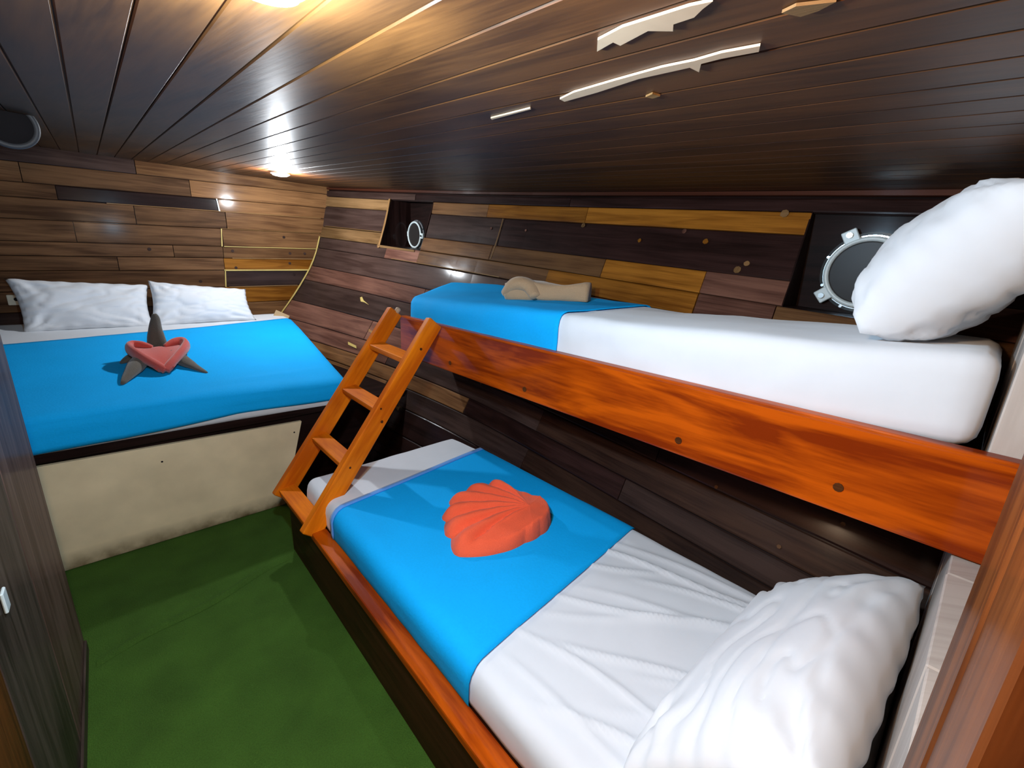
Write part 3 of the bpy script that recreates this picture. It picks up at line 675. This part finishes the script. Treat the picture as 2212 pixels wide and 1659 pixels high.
mesh('neck', *loft('', [g(.19, 3.50, .0), g(.19, 3.48, .08), g(.19, 3.47, .17), g(.20, 3.47, .245), g(.198, 3.47, .275)], [(.075, .04), (.055, .035), (.034, .024), (.022, .014), (.010, .007)], None, seed=5, up=(0, 1, 0)), M['grey'], tb, smooth=True)
# red towel: a trough from the tip at the front to the back, rolled along both edges
V = []; Fs = []; tip = Vector(g(.185, 3.16, .035)); back = Vector(g(.188, 3.40, .085)); nn_ = 20
for i in range(nn_+1):
    s = i/nn_; c_ = tip.lerp(back, s); hw_ = .018+.125*s**.85
    for j in range(17):
        t = -1+j/8; V.append(c_+Vector((t*hw_, 0, .020*t*t+.010*math.exp(-(t/.3)**2)*s+.014*math.sin(s*math.pi))))
k_ = 17
for i in range(nn_):
    for j in range(16): Fs.append([i*k_+j, i*k_+j+1, (i+1)*k_+j+1, (i+1)*k_+j])
o = mesh('red_fold', V, Fs, M['red'], tb, smooth=True); sd = o.modifiers.new('thick', 'SOLIDIFY'); sd.thickness = .03; sd.offset = -1
for sgn in (-1, 1):
    q = lambda dx, y, h: g(.187+sgn*dx, y, h)
    mesh('rolled_edge', *loft('', [q(.0, 3.15, .026), q(.030, 3.18, .050), q(.080, 3.25, .075), q(.118, 3.32, .092), q(.136, 3.385, .10), q(.118, 3.43, .105), q(.075, 3.42, .105), q(.03, 3.40, .09)],
         [(.020, .022), (.022, .024), (.022, .028), (.021, .032), (.020, .034), (.020, .030), (.018, .024), (.012, .014)], None, seed=6+sgn), M['red'], tb, smooth=True)
# beige towel on the upper bunk
def utz(x, y): return 1.376+UT(x, y)
tw = empty('folded_towel', (1.70, 1.55, 1.37), 'loosely folded beige towel on the upper blue blanket', 'towel')
def TB(d, y, z): # along the towel
    return (1.60+d*.62*.36, 1.72-d*.36, 0)
V, Fs = [], []
A = Vector((1.595, 1.79)); B = Vector((1.79, 1.40)); dv = (B-A); pv = Vector((-dv.y, dv.x)).normalized()
L_, Hh, Wd = 28, 12, .055
for i in range(L_+1):
    t = i/L_; c_ = A+dv*t
    for j in range(16):
        a = 2*math.pi*j/16; ca, sa = math.cos(a), math.sin(a)
        e = 1-.08*max(0, abs(t-.5)*2-.9)*10*.5; pw = lambda q: math.copysign(abs(q)**.55, q)
        r_ = 1+.22*nz((t*3, ca, sa), 1.5, 5); hgt = .047*(1+.12*math.sin(t*7)); x_ = c_.x+pv.x*pw(ca)*Wd*r_*e; y_ = c_.y+pv.y*pw(ca)*Wd*r_*e
        V.append(Vector((x_, y_, utz(c_.x, c_.y)+hgt+pw(sa)*hgt*r_*e)))
for i in range(L_):
    for j in range(16): Fs.append([i*16+j, i*16+(j+1) % 16, (i+1)*16+(j+1) % 16, (i+1)*16+j])
Fs += [list(range(16))[::-1], [L_*16+j for j in range(16)]]
mesh('towel_roll', V, Fs, M['beige'], tw, smooth=True)
pz = utz(1.6, 1.7)
mesh('folded_corner', *loft('', [(1.575, 1.79, pz+.03), (1.585, 1.74, pz+.075), (1.605, 1.70, pz+.088), (1.63, 1.65, pz+.07), (1.615, 1.60, pz+.03)], [(.03, .025), (.045, .035), (.045, .035), (.045, .035), (.03, .02)], None, seed=9), M['beige'], tw, smooth=True)

# ------------------------------------------------------------------ small fittings
so = empty('wall_socket', (-.46, YH, 1.15), 'small cream socket on the bulkhead beside the left pillow', 'socket')
box('socket_plate', (-.505, YH-.035, 1.115), (-.405, YH-.008, 1.185), M['socket'], so, .006, seg=2)
disc('socket_hole', (-.462, YH-.036, 1.155), .012, .004, (0, -1, 0), M['dark'], so, 12)
cw = beam('wood_block', (1.10, 4.40, 1.0), (1.20, 4.36, .945), .015, .075, (0, 1, .2), M['card'], None, .003, 1)
tag(cw, 'small tan block wedged between the double bed and the hull', 'block')
wt = box('wall_tag', (-.268, 1.297, .765), (-.262, 1.33, .815), M['plast'], None, .002)
tag(wt, 'torn white tag on the left aisle wall', 'tag')
